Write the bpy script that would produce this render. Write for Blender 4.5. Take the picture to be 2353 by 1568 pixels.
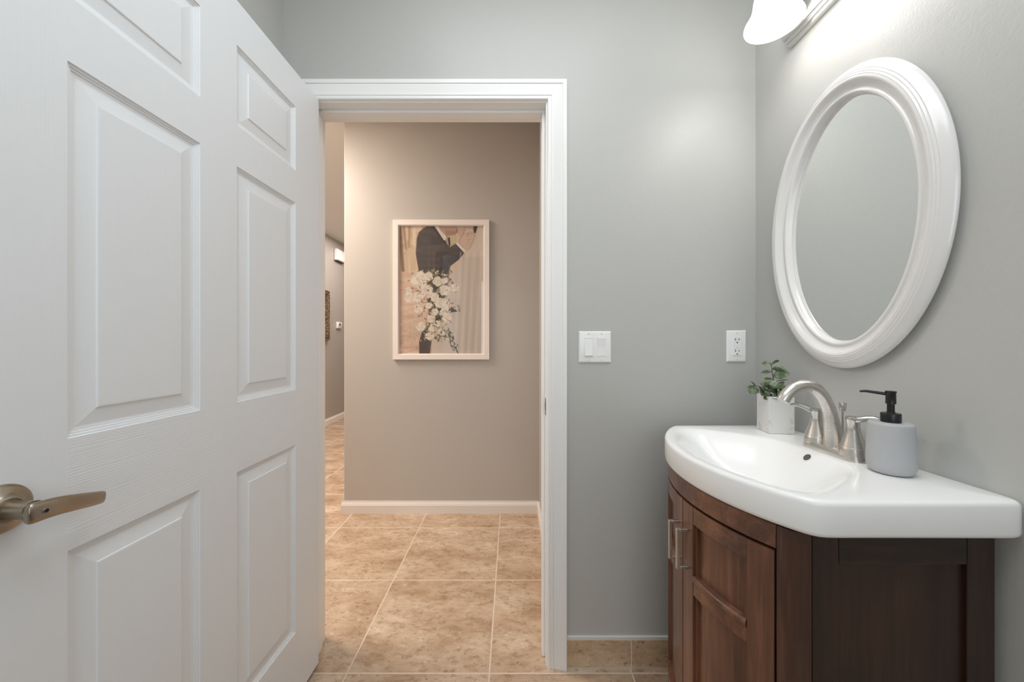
import bpy, math, random
import numpy as np
from mathutils import Vector
PI = math.pi
for o in list(bpy.data.objects):
    bpy.data.objects.remove(o)
S = bpy.context.scene
COL = S.collection

# ---------------------------------------------------------------- camera, world, lights, exposure
F_PX, CAM_Z = 838.0, 1.173
cam_d = bpy.data.cameras.new('camera')
cam_d.sensor_width = 36.0
cam_d.lens = F_PX / 2353 * 36.0
cam_d.shift_y = 1.0 / 2353
cam_d.clip_start = 0.02
cam = bpy.data.objects.new('camera', cam_d)
COL.objects.link(cam)
cam.location = (0, 0, CAM_Z)
cam.rotation_euler = (PI / 2, 0, 0)
S.camera = cam

w = bpy.data.worlds.new('world'); S.world = w; w.use_nodes = True
w.node_tree.nodes['Background'].inputs[0].default_value = (0.8, 0.87, 1.0, 1)
w.node_tree.nodes['Background'].inputs[1].default_value = 0.6

S.view_settings.view_transform = 'Standard'
S.view_settings.look = 'None'
S.view_settings.gamma = 1.0
S.view_settings.use_curve_mapping = False
S.view_settings.exposure = 0.22


def area(name, loc, rot, sx, sy, power, color):
    d = bpy.data.lights.new(name, 'AREA'); d.shape = 'RECTANGLE'
    d.size, d.size_y, d.energy, d.color = sx, sy, power, color
    o = bpy.data.objects.new(name, d); COL.objects.link(o)
    o.location, o.rotation_euler = loc, rot
    return o


def point(name, loc, power, color, r=0.03):
    d = bpy.data.lights.new(name, 'POINT')
    d.energy, d.color, d.shadow_soft_size = power, color, r
    o = bpy.data.objects.new(name, d); COL.objects.link(o); o.location = loc
    return o


area('bathroom_back_fill', (0.0, -1.56, 1.60), (PI / 2, 0, 0), 1.1, 1.3, 8.5, (0.86, 0.94, 1.0))  # cool fill light added behind the camera to brighten the room
area('bathroom_ceiling_lamp', (0.05, 0.25, 2.66), (0, 0, 0), 0.9, 1.2, 13.5, (0.93, 0.97, 1.0))
area('hall_ceiling_lamp', (-2.00, 1.85, 2.66), (0, 0, 0), 1.0, 0.8, 52, (1.0, 0.885, 0.79))
area('passage_ceiling_lamp', (-1.9, 4.6, 2.66), (0, 0, 0), 0.8, 2.0, 28, (1.0, 0.89, 0.83))

# ---------------------------------------------------------------- node materials
class NT:
    def __init__(s, name):
        s.m = bpy.data.materials.new(name); s.m.use_nodes = True
        s.t = s.m.node_tree; s.b = s.t.nodes['Principled BSDF']; s.out = s.t.nodes['Material Output']

    def n(s, typ, **kw):
        nd = s.t.nodes.new(typ)
        for k, v in kw.items():
            if k.startswith('i_'):
                key = k[2:]; key = int(key) if key.isdigit() else key.replace('_', ' ')
                s.put(nd, key, v)
            else:
                setattr(nd, k, v)
        return nd

    def put(s, nd, key, v):
        if isinstance(v, bpy.types.NodeSocket):
            s.t.links.new(v, nd.inputs[key])
        else:
            nd.inputs[key].default_value = v

    def set(s, **kw):
        for k, v in kw.items():
            s.put(s.b, k.replace('_', ' '), v)
        return s

    def math(s, op, a, b=0.0, c=None):
        nd = s.n('ShaderNodeMath', operation=op); s.put(nd, 0, a); s.put(nd, 1, b)
        if c is not None: s.put(nd, 2, c)
        return nd.outputs[0]

    def mix(s, f, a, b, mode='MIX'):
        nd = s.n('ShaderNodeMix', data_type='RGBA', blend_type=mode)
        s.put(nd, 0, f); s.put(nd, 6, a); s.put(nd, 7, b)
        return nd.outputs[2]

    def coords(s, scale=(1, 1, 1)):
        tc = s.n('ShaderNodeTexCoord'); mp = s.n('ShaderNodeMapping')
        s.t.links.new(tc.outputs['Object'], mp.inputs[0]); mp.inputs['Scale'].default_value = scale
        return mp.outputs[0]

    def noise(s, vec, scale, detail=3, rough=0.5, dist=0.0):
        nd = s.n('ShaderNodeTexNoise'); s.put(nd, 'Vector', vec)
        nd.inputs['Scale'].default_value = scale; nd.inputs['Detail'].default_value = detail
        nd.inputs['Roughness'].default_value = rough; nd.inputs['Distortion'].default_value = dist
        return nd.outputs['Fac']

    def ramp(s, fac, stops):
        nd = s.n('ShaderNodeValToRGB'); s.put(nd, 0, fac); e = nd.color_ramp.elements
        e[0].position, e[0].color = stops[0]; e[1].position, e[1].color = stops[-1]
        for p, c in stops[1:-1]:
            q = e.new(p); q.color = c
        return nd.outputs[0]

    def bump(s, h, strength, dist=0.001):
        nd = s.n('ShaderNodeBump'); s.put(nd, 'Height', h)
        nd.inputs['Strength'].default_value = strength; nd.inputs['Distance'].default_value = dist
        s.t.links.new(nd.outputs[0], s.b.inputs['Normal'])
        return s


def lin(r, g, b):
    f = lambda c: (c / 255 / 12.92) if c / 255 <= 0.04045 else ((c / 255 + 0.055) / 1.055) ** 2.4
    return (f(r), f(g), f(b), 1)


def flat(name, col, rough=0.5, metal=0.0, **kw):
    t = NT(name); t.set(Base_Color=col, Roughness=rough, Metallic=metal, **kw)
    return t.m


def m_paint(name, col, rough, strength, scale=170):
    t = NT(name); v = t.coords()
    n = t.noise(v, scale, 2, 0.45); n2 = t.noise(v, scale * 0.3, 2)
    h = t.math('ADD', n, t.math('MULTIPLY', n2, 0.7))
    c = t.mix(t.noise(v, 1.3, 2), col, tuple(min(1, x * 1.03) for x in col[:3]) + (1,))
    t.set(Base_Color=c, Roughness=rough); t.bump(h, strength, 0.0015)
    return t.m


def travertine(t, vec, rnd):
    """mottled beige stone colour; rnd is a per-tile random vector socket or None"""
    if rnd is not None:
        add = t.n('ShaderNodeVectorMath', operation='ADD'); t.put(add, 0, vec)
        sc = t.n('ShaderNodeVectorMath', operation='SCALE'); t.put(sc, 0, rnd); sc.inputs['Scale'].default_value = 37.0
        t.put(add, 1, sc.outputs[0]); vec = add.outputs[0]
    mp = t.n('ShaderNodeMapping'); t.put(mp, 0, vec); mp.inputs['Scale'].default_value = (1.0, 1.9, 1.9)
    mp.inputs['Rotation'].default_value = (0, 0, 0.35)
    big = t.noise(mp.outputs[0], 4.6, 8, 0.68, 0.25)
    c = t.ramp(big, [(0.30, lin(164, 135, 106)), (0.45, lin(186, 159, 132)), (0.58, lin(203, 180, 155)), (0.72, lin(222, 203, 182))])
    fine = t.noise(mp.outputs[0], 24, 8, 0.75, 0.3)
    c = t.mix(t.ramp(fine, [(0.36, (0.6, 0.6, 0.6, 1)), (0.50, (0, 0, 0, 1))]), c, lin(140, 107, 80))
    pit = t.noise(vec, 70, 3, 0.6)
    c = t.mix(t.ramp(pit, [(0.29, (0.8, 0.8, 0.8, 1)), (0.36, (0, 0, 0, 1))]), c, lin(112, 84, 62))
    lt = t.noise(vec, 34, 4, 0.6)
    c = t.mix(t.ramp(lt, [(0.62, (0, 0, 0, 1)), (0.74, (0.5, 0.5, 0.5, 1))]), c, lin(232, 218, 200))
    return c


def m_floor():
    t = NT('travertine_floor_tiles')
    g = t.n('ShaderNodeNewGeometry'); sp = t.n('ShaderNodeSeparateXYZ'); t.put(sp, 0, g.outputs['Position'])
    T = 0.503
    fx = t.math('DIVIDE', t.math('ADD', sp.outputs[0], 0.080 + 20 * T), T)
    fy = t.math('DIVIDE', t.math('ADD', sp.outputs[1], -1.288 + 20 * T), T)
    dx = t.math('MULTIPLY', t.math('PINGPONG', fx, 0.5), T)
    dy = t.math('MULTIPLY', t.math('PINGPONG', fy, 0.5), T)
    d = t.math('MINIMUM', dx, dy)
    grout = t.math('LESS_THAN', d, 0.0030)
    cmb = t.n('ShaderNodeCombineXYZ'); t.put(cmb, 0, t.math('FLOOR', fx)); t.put(cmb, 1, t.math('FLOOR', fy))
    wn = t.n('ShaderNodeTexWhiteNoise', noise_dimensions='3D'); t.put(wn, 'Vector', cmb.outputs[0])
    c = travertine(t, g.outputs['Position'], wn.outputs['Color'])
    c = t.mix(grout, c, lin(218, 200, 182))
    t.set(Base_Color=c, Roughness=0.42)
    h = t.math('MINIMUM', t.math('DIVIDE', d, 0.005), 1.0)
    t.bump(h, 0.5, 0.0012)
    return t.m


def m_stone():
    t = NT('travertine_skirting_tile')
    c = travertine(t, t.coords(), None)
    c = t.mix(1.0, c, (1.15, 1.13, 1.08, 1), 'MULTIPLY')
    t.set(Base_Color=c, Roughness=0.45)
    return t.m


def m_grain(name, vertical):
    """white moulded door skin with embossed wood grain"""
    t = NT(name)
    sc = (17.0, 1.0, 0.9) if vertical else (0.9, 1.0, 17.0)
    v = t.coords(sc)
    wv = t.n('ShaderNodeTexWave', wave_type='BANDS', bands_direction='X' if vertical else 'Z', wave_profile='SIN')
    t.put(wv, 'Vector', v); wv.inputs['Scale'].default_value = 4.2; wv.inputs['Distortion'].default_value = 15.0
    wv.inputs['Detail'].default_value = 3; wv.inputs['Detail Scale'].default_value = 0.5
    fine = t.noise(t.coords((260, 1, 10) if vertical else (10, 1, 260)), 1.0, 3, 0.6)
    h = t.math('ADD', wv.outputs['Fac'], t.math('MULTIPLY', fine, 0.6))
    t.set(Base_Color=lin(236, 239, 242), Roughness=0.36); t.bump(h, 0.06 if vertical else 0.20, 0.0007)
    return t.m


def m_wood(name, axis='Z', dark=1.0, stops=((44, 25, 19), (72, 43, 31), (110, 68, 46)), coat=0.5):
    t = NT(name)
    sc = {'Z': (26, 26, 1.6), 'X': (1.6, 26, 26)}[axis]
    v = t.coords(sc)
    g1 = t.noise(v, 1.0, 5, 0.6, 0.7); g2 = t.noise(v, 4.5, 4, 0.6)
    blot = t.noise(t.coords((5, 5, 3)), 1.0, 3, 0.55)
    f = t.math('ADD', t.math('MULTIPLY', g1, 0.45), t.math('ADD', t.math('MULTIPLY', g2, 0.2), t.math('MULTIPLY', blot, 0.45)))
    c = t.ramp(f, [(p_, lin(*[k * dark for k in c_])) for p_, c_ in zip((0.36, 0.54, 0.72), stops)])
    t.set(Base_Color=c, Roughness=0.36, Coat_Weight=coat, Coat_Roughness=0.22); t.bump(g2, 0.06, 0.0006)
    return t.m


def m_brushed(name, col, rough, aniso_scale):
    t = NT(name)
    n = t.noise(t.coords(aniso_scale), 1.0, 2, 0.6)
    r = t.math('ADD', t.math('MULTIPLY', n, 0.16), rough - 0.08)
    t.set(Base_Color=col, Metallic=1.0, Roughness=r); t.bump(n, 0.02, 0.0001)
    return t.m


M = {}
M['wall'] = m_paint('bathroom_wall_paint', lin(193, 193, 189), 0.40, 0.24)
M['hallwall'] = m_paint('hall_wall_paint', lin(186, 180, 173), 0.42, 0.05)
M['ceil'] = flat('ceiling_paint', lin(228, 226, 222), 0.8)
M['floor'] = m_floor()
M['stone'] = m_stone()
M['caulk'] = flat('white_caulk', lin(225, 224, 220), 0.5)
M['trim'] = flat('white_trim_paint', lin(250, 249, 247), 0.34)
M['halltrim'] = flat('hall_trim_paint', lin(232, 226, 220), 0.4)
M['gv'] = m_grain('door_skin_vertical_grain', True)
M['gh'] = m_grain('door_skin_cross_grain', False)
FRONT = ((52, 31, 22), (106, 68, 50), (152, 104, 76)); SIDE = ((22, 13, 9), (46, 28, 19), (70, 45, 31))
M['wood'] = m_wood('front_wood', 'Z', 1.0, FRONT)
M['woodx'] = m_wood('front_wood_cross', 'X', 1.0, FRONT)
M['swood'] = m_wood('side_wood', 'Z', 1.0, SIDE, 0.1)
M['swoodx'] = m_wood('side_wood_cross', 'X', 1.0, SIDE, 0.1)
M['gap'] = flat('cabinet_inside_dark', lin(9, 7, 6), 0.9)
M['ceramic'] = flat('white_ceramic', lin(250, 250, 249), 0.16, Specular_IOR_Level=0.35)
M['nickel'] = m_brushed('brushed_nickel', lin(214, 209, 202), 0.30, (60, 60, 900))
M['nickel2'] = flat('polished_nickel', lin(212, 210, 206), 0.16, 1.0)
M['bronze'] = m_brushed('antique_nickel_handle', lin(168, 158, 142), 0.32, (10, 300, 300))
M['black'] = flat('black_pump_plastic', lin(24, 24, 25), 0.32)
M['soap'] = flat('grey_stoneware', lin(184, 185, 187), 0.55)
M['plate'] = flat('white_switch_plastic', lin(251, 251, 249), 0.25)
M['slot'] = flat('dark_slot', lin(50, 50, 50), 0.6)
M['mirror'] = flat('mirror_silver', (0.92, 0.93, 0.92, 1), 0.0, 1.0)
M['mframe'] = flat('white_lacquer_frame', lin(236, 234, 232), 0.22, Coat_Weight=0.4, Coat_Roughness=0.1)
M['pframe'] = flat('white_picture_frame', lin(240, 230, 222), 0.4)
M['mount'] = flat('picture_backing', lin(120, 100, 80), 0.7)
M['stem'] = flat('brown_green_stem', lin(70, 62, 46), 0.6)
M['soil'] = flat('dark_moss_filling', lin(48, 46, 36), 0.9)


def m_marble():
    t = NT('white_marble_pot'); v = t.coords()
    n = t.noise(v, 13, 2, 0.5, 1.0)
    r = t.ramp(n, [(0.54, (0, 0, 0, 1)), (0.61, (0.55, 0.55, 0.55, 1)), (0.66, (0, 0, 0, 1))])
    c = t.mix(r, lin(232, 231, 228), lin(196, 176, 150))
    t.set(Base_Color=c, Roughness=0.25)
    return t.m


def m_leaf():
    t = NT('eucalyptus_leaf'); v = t.coords()
    n = t.noise(v, 60, 3)
    c = t.ramp(n, [(0.35, lin(80, 94, 64)), (0.5, lin(116, 133, 100)), (0.68, lin(172, 186, 162))])
    t.set(Base_Color=c, Roughness=0.5)
    return t.m


def m_gold():
    t = NT('carved_silver_gilt'); n = t.noise(t.coords(), 55, 4, 0.6)
    c = t.ramp(n, [(0.36, lin(70, 54, 38)), (0.52, lin(134, 110, 82)), (0.68, lin(196, 182, 160))])
    t.set(Base_Color=c, Roughness=0.4, Metallic=0.5); t.bump(n, 0.8, 0.006)
    return t.m


def m_emit(name, col, s):
    t = NT(name); t.set(Base_Color=col, Roughness=0.3, Emission_Color=col, Emission_Strength=s)
    return t.m


def m_pane(name):
    t = NT(name)
    tr = t.n('ShaderNodeBsdfTransparent'); gl = t.n('ShaderNodeBsdfGlossy'); gl.inputs['Roughness'].default_value = 0.0
    fr = t.n('ShaderNodeFresnel'); fr.inputs['IOR'].default_value = 1.8
    mx = t.n('ShaderNodeMixShader'); t.put(mx, 0, fr.outputs[0]); t.put(mx, 1, tr.outputs[0]); t.put(mx, 2, gl.outputs[0])
    t.t.links.new(mx.outputs[0], t.out.inputs['Surface'])
    return t.m


def m_attr(name, rough):
    t = NT(name); a = t.n('ShaderNodeVertexColor', layer_name='print')
    t.set(Base_Color=a.outputs['Color'], Roughness=rough)
    return t.m


M['marble'] = m_marble(); M['leaf'] = m_leaf(); M['gold'] = m_gold()
M['shade'] = m_emit('glowing_opal_glass', (1.0, 0.99, 0.975, 1), 4.1)
M['bulb'] = m_emit('lit_bulb', (1.0, 0.98, 0.95, 1), 7.5); M['pane'] = m_pane('clear_pane'); M['print'] = m_attr('printed_photo', 0.6)

# ---------------------------------------------------------------- mesh helpers
class MB:
    def __init__(s): s.v, s.f, s.mi = [], [], []

    def add(s, vs, fs, mi=0):
        o = len(s.v); s.v += [tuple(map(float, p)) for p in vs]
        s.f += [tuple(i + o for i in f) for f in fs]; s.mi += [mi] * len(fs)
        return s

    def box(s, x0, x1, y0, y1, z0, z1, mi=0):
        vs = [(x, y, z) for x in (x0, x1) for y in (y0, y1) for z in (z0, z1)]
        return s.add(vs, [(0, 1, 3, 2), (4, 6, 7, 5), (0, 4, 5, 1), (2, 3, 7, 6), (0, 2, 6, 4), (1, 5, 7, 3)], mi)

    def grid(s, rows, closed=False, cap0=False, cap1=False, mi=0):
        """rows: list of rings / strips of equal length"""
        n = len(rows[0]); vs = [p for r in rows for p in r]; fs = []
        m = n if closed else n - 1
        for i in range(len(rows) - 1):
            for j in range(m):
                k = (j + 1) % n
                fs.append((i * n + j, i * n + k, (i + 1) * n + k, (i + 1) * n + j))
        if cap0: fs.append(tuple(range(n))[::-1])
        if cap1: fs.append(tuple((len(rows) - 1) * n + j for j in range(n)))
        return s.add(vs, fs, mi)

    def lathe(s, prof, c=(0, 0, 0), axis='Z', n=40, mi=0, cap0=True, cap1=True):
        rows = []
        for r, h in prof:
            ring = []
            for i in range(n):
                a = 2 * PI * i / n; p, q = r * math.cos(a), r * math.sin(a)
                v = {'Z': (p, q, h), 'Y': (p, h, q), 'X': (h, p, q)}[axis]
                ring.append((c[0] + v[0], c[1] + v[1], c[2] + v[2]))
            rows.append(ring)
        return s.grid(rows, True, cap0, cap1, mi)

    def sweep(s, path, ra, rb, up, n=20, mi=0, power=2.0):
        """elliptic tube along a path; ra along cross(t, up), rb along the other normal"""
        P = [Vector(p) for p in path]; up = Vector(up); rows = []
        for i, p in enumerate(P):
            t = (P[min(i + 1, len(P) - 1)] - P[max(i - 1, 0)]).normalized()
            a = t.cross(up).normalized(); b = a.cross(t).normalized(); ring = []
            for j in range(n):
                c, q = math.cos(2 * PI * j / n), math.sin(2 * PI * j / n)
                cc = math.copysign(abs(c) ** (2 / power), c); qq = math.copysign(abs(q) ** (2 / power), q)
                ring.append(tuple(p + a * (cc * ra[i]) + b * (qq * rb[i])))
            rows.append(ring)
        return s.grid(rows, True, True, True, mi)

    def build(s, name, mats, parent=None, smooth=None, bevel=0.0, seg=2, loc=None, rz=0.0, sub=0):
        me = bpy.data.meshes.new(name); me.from_pydata(s.v, [], s.f)
        mats = mats if isinstance(mats, (list, tuple)) else [mats]
        for m in mats: me.materials.append(m)
        if len(mats) > 1: me.polygons.foreach_set('material_index', s.mi)
        import bmesh
        b = bmesh.new(); b.from_mesh(me); bmesh.ops.remove_doubles(b, verts=b.verts, dist=1e-6)
        bmesh.ops.recalc_face_normals(b, faces=b.faces); b.to_mesh(me); b.free()
        o = bpy.data.objects.new(name, me); COL.objects.link(o)
        if parent: o.parent = parent
        if loc: o.location = loc
        o.rotation_euler[2] = rz
        if bevel:
            md = o.modifiers.new('bevel', 'BEVEL'); md.width = bevel; md.segments = seg; md.limit_method = 'ANGLE'
            md.angle_limit = math.radians(40)
        if sub:
            md = o.modifiers.new('subdivision', 'SUBSURF'); md.levels = sub; md.render_levels = sub
        if smooth is not None:
            me.polygons.foreach_set('use_smooth', [True] * len(me.polygons))
            if smooth < 180: me.set_sharp_from_angle(angle=math.radians(smooth))
        return o


def catmull(pts, k=6):
    P = [np.array(p, float) for p in pts]; out = []
    for i in range(len(P) - 1):
        a, b, c, d = P[max(i - 1, 0)], P[i], P[i + 1], P[min(i + 2, len(P) - 1)]
        for j in range(k):
            t = j / k
            out.append(0.5 * (2 * b + (c - a) * t + (2 * a - 5 * b + 4 * c - d) * t * t + (3 * b - a - 3 * c + d) * t ** 3))
    out.append(P[-1])
    return [tuple(p) for p in out]


def tag(o, label, cat, group=None):
    o['label'] = label; o['category'] = cat
    if group: o['group'] = group
    return o


def struct(o):
    o['kind'] = 'structure'
    return o


def thing(name, label, cat, loc=(0, 0, 0), rz=0.0, group=None):
    o = bpy.data.objects.new(name, None); COL.objects.link(o); o.empty_display_size = 0.05
    o.location = loc; o.rotation_euler[2] = rz
    return tag(o, label, cat, group)


# ---------------------------------------------------------------- the room
XL, XR, YB, YD, YH = -0.826, 0.880, -1.60, 1.317, 1.430   # bathroom box, door wall faces
ZC = 2.68
JL, JR, JZ = -0.735, 0.123, 2.036                          # opening between the jambs
HX, HY = -1.150, 2.495                                     # corner of the hall's far wall
HR, PL = 0.186, -2.610                                     # hall right wall, passage left wall

struct(MB().box(PL - 0.1, XR + 0.1, YB - 0.1, 7.6, -0.10, 0.0).build('floor', M['floor']))
struct(MB().box(PL - 0.1, XR + 0.1, YB - 0.1, 7.6, ZC, ZC + 0.1).build('ceiling', M['ceil']))
struct(MB().box(XR, XR + 0.1, YB, YD + 0.113, 0, ZC).build('wall_right', M['wall']))
struct(MB().box(XL - 0.1, XL, YB, YD, 0, ZC).build('wall_left', M['wall']))
WX0, WX1, WZ0, WZ1 = -0.60, 0.60, 0.95, 2.25
b = MB()
b.box(XL - 0.1, WX0, YB - 0.1, YB, 0, ZC).box(WX1, XR + 0.1, YB - 0.1, YB, 0, ZC)
b.box(WX0, WX1, YB - 0.1, YB, 0, WZ0).box(WX0, WX1, YB - 0.1, YB, WZ1, ZC)
struct(b.build('wall_back', M['wall']))
b = MB()
b.box(PL, JL - 0.02, YD, YH, 0, ZC, 0).box(JR + 0.02, XR, YD, YH, 0, ZC, 0).box(JL - 0.02, JR + 0.02, YD, YH, JZ + 0.02, ZC, 0)
struct(b.build('wall_front', M['wall']))
# thin hall-side finish of the same wall
b = MB()
b.box(PL, JL - 0.02, YH, YH + 0.004, 0, ZC).box(JR + 0.02, HR, YH, YH + 0.004, 0, ZC).box(JL - 0.02, JR + 0.02, YH, YH + 0.004, JZ + 0.02, ZC)
struct(b.build('wall_hall_near', M['hallwall']))
struct(MB().box(HX, XR + 0.1, HY, 7.6, 0, ZC).build('wall_hall_far', M['hallwall'], bevel=0.006, seg=3))
struct(MB().box(HR, HR + 0.1, YH + 0.004, HY, 0, ZC).build('wall_hall_right', M['hallwall']))
struct(MB().box(PL - 0.1, PL, YD, 7.6, 0, ZC).build('wall_hall_left', M['hallwall']))
struct(MB().box(PL, HX, 7.5, 7.6, 0, ZC).build('wall_hall_end', M['hallwall']))
# unseen window behind the camera, added to go with the fill light
b = MB(); e = 0.05
b.box(WX0, WX0 + e, YB - 0.08, YB - 0.02, WZ0, WZ1).box(WX1 - e, WX1, YB - 0.08, YB - 0.02, WZ0, WZ1)
b.box(WX0, WX1, YB - 0.08, YB - 0.02, WZ0, WZ0 + e).box(WX0, WX1, YB - 0.08, YB - 0.02, WZ1 - e, WZ1)
b.box(WX0, WX1, YB - 0.07, YB - 0.03, 1.58, 1.62)
wf = struct(b.build('added_window_1', M['trim']))
MB().box(WX0 + e, WX1 - e, YB - 0.052, YB - 0.048, WZ0 + e, WZ1 - e).build('added_window_pane', M['pane'], wf)


def skirting(name, segs, mat, h=0.082, t=0.014):
    """painted colonial skirting; segs are (x0,y0,x1,y1,nx,ny) runs, n = out of the wall"""
    prof = [(0, 0), (t, 0), (t, h * 0.70), (t * 0.80, h * 0.74), (t * 0.80, h * 0.80), (t * 0.45, h * 0.90), (t * 0.4, h), (0, h)]
    b = MB()
    for x0, y0, x1, y1, nx, ny in segs:
        b.grid([[(x + nx * p, y + ny * p, z) for p, z in prof] for x, y in ((x0, y0), (x1, y1))], True, True, True)
    return struct(b.build(name, mat))


skirting('baseboard_hall_far', [(HX - 0.014, HY, HR, HY, 0, -1), (HX, HY - 0.006, HX, 7.5, -1, 0)], M['halltrim'])
skirting('baseboard_hall_right', [(HR, YH + 0.004, HR, HY, -1, 0)], M['halltrim'])
skirting('baseboard_hall_left', [(PL, YH, PL, 7.5, 1, 0)], M['trim'])

# bathroom tile skirting: each run is one row of cut floor tiles with a caulk line on top
def tile_skirting(name, axis, a0, a1, wallpos, n, joints):
    b = MB(); h = 0.101; t = 0.010; g = 0.0022
    cuts = [a0] + joints + [a1]
    for i in range(len(cuts) - 1):
        p, q = cuts[i] + (g if i else 0), cuts[i + 1] - (g if i < len(cuts) - 2 else 0)
        w0, w1 = sorted((wallpos, wallpos + n * t))
        if axis == 'x': b.box(p, q, w0, w1, 0.004, h, 0)
        else: b.box(w0, w1, p, q, 0.004, h, 0)
    w0, w1 = sorted((wallpos, wallpos + n * (t - 0.001)))
    for z0, z1 in ((0, 0.004), (h, h + 0.010)):
        if axis == 'x': b.box(a0, a1, w0, w1, z0, z1, 1)
        else: b.box(w0, w1, a0, a1, z0, z1, 1)
    w0, w1 = sorted((wallpos, wallpos + n * (t - 0.0015)))
    if axis == 'x': b.box(a0, a1, w0, w1, 0.004, h, 2)
    else: b.box(w0, w1, a0, a1, 0.004, h, 2)
    return struct(b.build(name, [M['stone'], M['caulk'], M['halltrim']]))


tile_skirting('baseboard_front', 'x', JR + 0.074, XR, YD, -1, [0.428])
tile_skirting('baseboard_right', 'y', YB, YD - 0.011, XR, -1, [-1.2, -0.7, -0.2, 0.3, 0.8])
tile_skirting('baseboard_left', 'y', YB, YD - 0.02, XL, 1, [-1.2, -0.7, -0.2, 0.3, 0.8])


# door casing (swept with mitres), jamb, stop
def casing(name, y, sgn, wl, wr, wt, mat):
    prof = [(0, 0), (0, .010), (.002, .0125), (.005, .013), (.009, .0125), (.011, .0105), (.0125, .0105), (.0145, .0135), (.019, .0135),
            (.021, .0115), (.024, .0118), (.048, .0165), (.050, .0155), (.052, .0155), (.054, .0185), (.062, .0195), (.066, .0195), (.068, .018), (.068, 0)]
    rows = []
    for k in range(4):
        ring = []
        for p, h in prof:
            q = p / .068
            x = (JL - .005 - q * wl) if k < 2 else (JR + .005 + q * wr)
            z = 0.0 if k in (0, 3) else JZ + .005 + q * wt
            ring.append((x, y + sgn * h, z))
        rows.append(ring)
    b = MB(); b.grid(rows, True, True, True)
    return struct(b.build(name, mat, smooth=35))


casing('trim_1', YD, -1, .068, .068, .068, M['trim'])
casing('trim_2', YH + 0.004, 1, .068, .054, .068, M['halltrim'])
b = MB()
b.box(JL - .0195, JL, YD, YH + .004, 0, JZ).box(JR, JR + .0195, YD, YH + .004, 0, JZ).box(JL - .0195, JR + .0195, YD, YH + .004, JZ, JZ + .0195)
jamb = struct(b.build('trim_3', M['trim']))
b = MB(); s0, s1 = YD + .040, YD + .078
b.box(JL, JL + .011, s0, s1, 0, JZ).box(JR - .011, JR, s0, s1, 0, JZ).box(JL + .011, JR - .011, s0, s1, JZ - .011, JZ)
b.build('door_stop', M['trim'], jamb, bevel=.002)
b = MB(); b.box(JR - .0018, JR, YD + .004, YD + .030, .905, .965)
sp = b.build('strike_plate', M['bronze'], jamb, bevel=.0015); sp['label'] = 'worn brass strike plate'
MB().box(JR - .0022, JR - .0015, YD + .012, YD + .024, .922, .949).build('latch_hole', M['slot'], sp)

# ---------------------------------------------------------------- the six-panel door
TH = math.radians(0.8)
DX, DY = -0.6932, 1.308
DW, DZ0, DZ1, DT = 0.868, 0.022, 2.040, 0.035
U = [0, .137, .382, .489, .731, DW]
Zs = [DZ0, .237, .841, 1.0185, 1.618, 1.7225, 1.927, DZ1]
PPROF = [(0, 0), (.0012, -.0028), (.0045, -.0032), (.0052, -.0050), (.0085, -.0054), (.0092, -.0070), (.0125, -.0074), (.0145, -.0078),
         (.0165, -.0078), (.0420, -.0038), (.0432, -.0018), (.0455, -.0014)]


def door_face(b, y0, sg):
    for i in range(5):
        for j in range(7):
            panel = i in (1, 3) and j in (1, 3, 5)
            x0, x1, z0, z1 = U[i], U[i + 1], Zs[j], Zs[j + 1]
            if not panel:
                mi = 1 if i in (1, 2, 3) and j == 2 else 0
                b.add([(x0, y0, z0), (x1, y0, z0), (x1, y0, z1), (x0, y0, z1)], [(0, 1, 2, 3)], mi)
            else:
                rows = [[(x0 + d, y0 + sg * h, z0 + d), (x1 - d, y0 + sg * h, z0 + d), (x1 - d, y0 + sg * h, z1 - d), (x0 + d, y0 + sg * h, z1 - d)] for d, h in PPROF]
                b.grid(rows, True, False, True, 0)


b = MB()
door_face(b, 0.0, 1); door_face(b, -DT, -1)
for j in range(7):
    for x in (0, DW):
        b.add([(x, 0, Zs[j]), (x, -DT, Zs[j]), (x, -DT, Zs[j + 1]), (x, 0, Zs[j + 1])], [(0, 1, 2, 3)], 0)
for i in range(5):
    for z in (DZ0, DZ1):
        b.add([(U[i], 0, z), (U[i + 1], 0, z), (U[i + 1], -DT, z), (U[i], -DT, z)], [(0, 1, 2, 3)], 0)
door = b.build('door_1', [M['gv'], M['gh']], loc=(DX, DY, 0), rz=-PI / 2 - TH)
struct(door)
door['label'] = 'white six-panel door standing open at the left'; door['category'] = 'door'
# lever handle
HU, HZ = .808, .942
b = MB(); b.lathe([(.0335, 0), (.0335, .003), (.0325, .0055), (.029, .0075), (.0225, .0095), (.0185, .0125), (.0175, .0155), (.0158, .0165), (.0150, .0165)], (HU, 0, HZ), 'Y', 56)
rose = b.build('door_handle', M['bronze'], door, smooth=40)
rose['label'] = 'antique brass lever handle'
b = MB(); b.lathe([(.0120, .016), (.0120, .045), (.0126, .050)], (HU, 0, HZ), 'Y', 36)
b.build('shank', M['bronze'], rose, smooth=40)
path = catmull([(HU + .0135, .0560, HZ - .001), (HU + .006, .0562, HZ - .0015), (HU - .02, .0545, HZ - .004), (HU - .05, .0480, HZ - .011), (HU - .08, .0375, HZ - .0195), (HU - .098, .0300, HZ - .0245), (HU - .103, .028, HZ - .0258)], 5)
m = len(path); ra = []; rb = []
for i in range(m):
    q = i / (m - 1); wd = .0142 - .0056 * max(0, q - .15) / .85; th = .0060 - .0030 * q
    if q < .17: wd *= math.sqrt(max(.02, 1 - ((.17 - q) / .17) ** 2))
    if q > .96: wd *= .90
    ra.append(th); rb.append(wd)
b = MB(); b.sweep(path, ra, rb, (0, 0, 1), 28, power=2.8)
b.build('lever', M['bronze'], rose, smooth=50)
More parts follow.
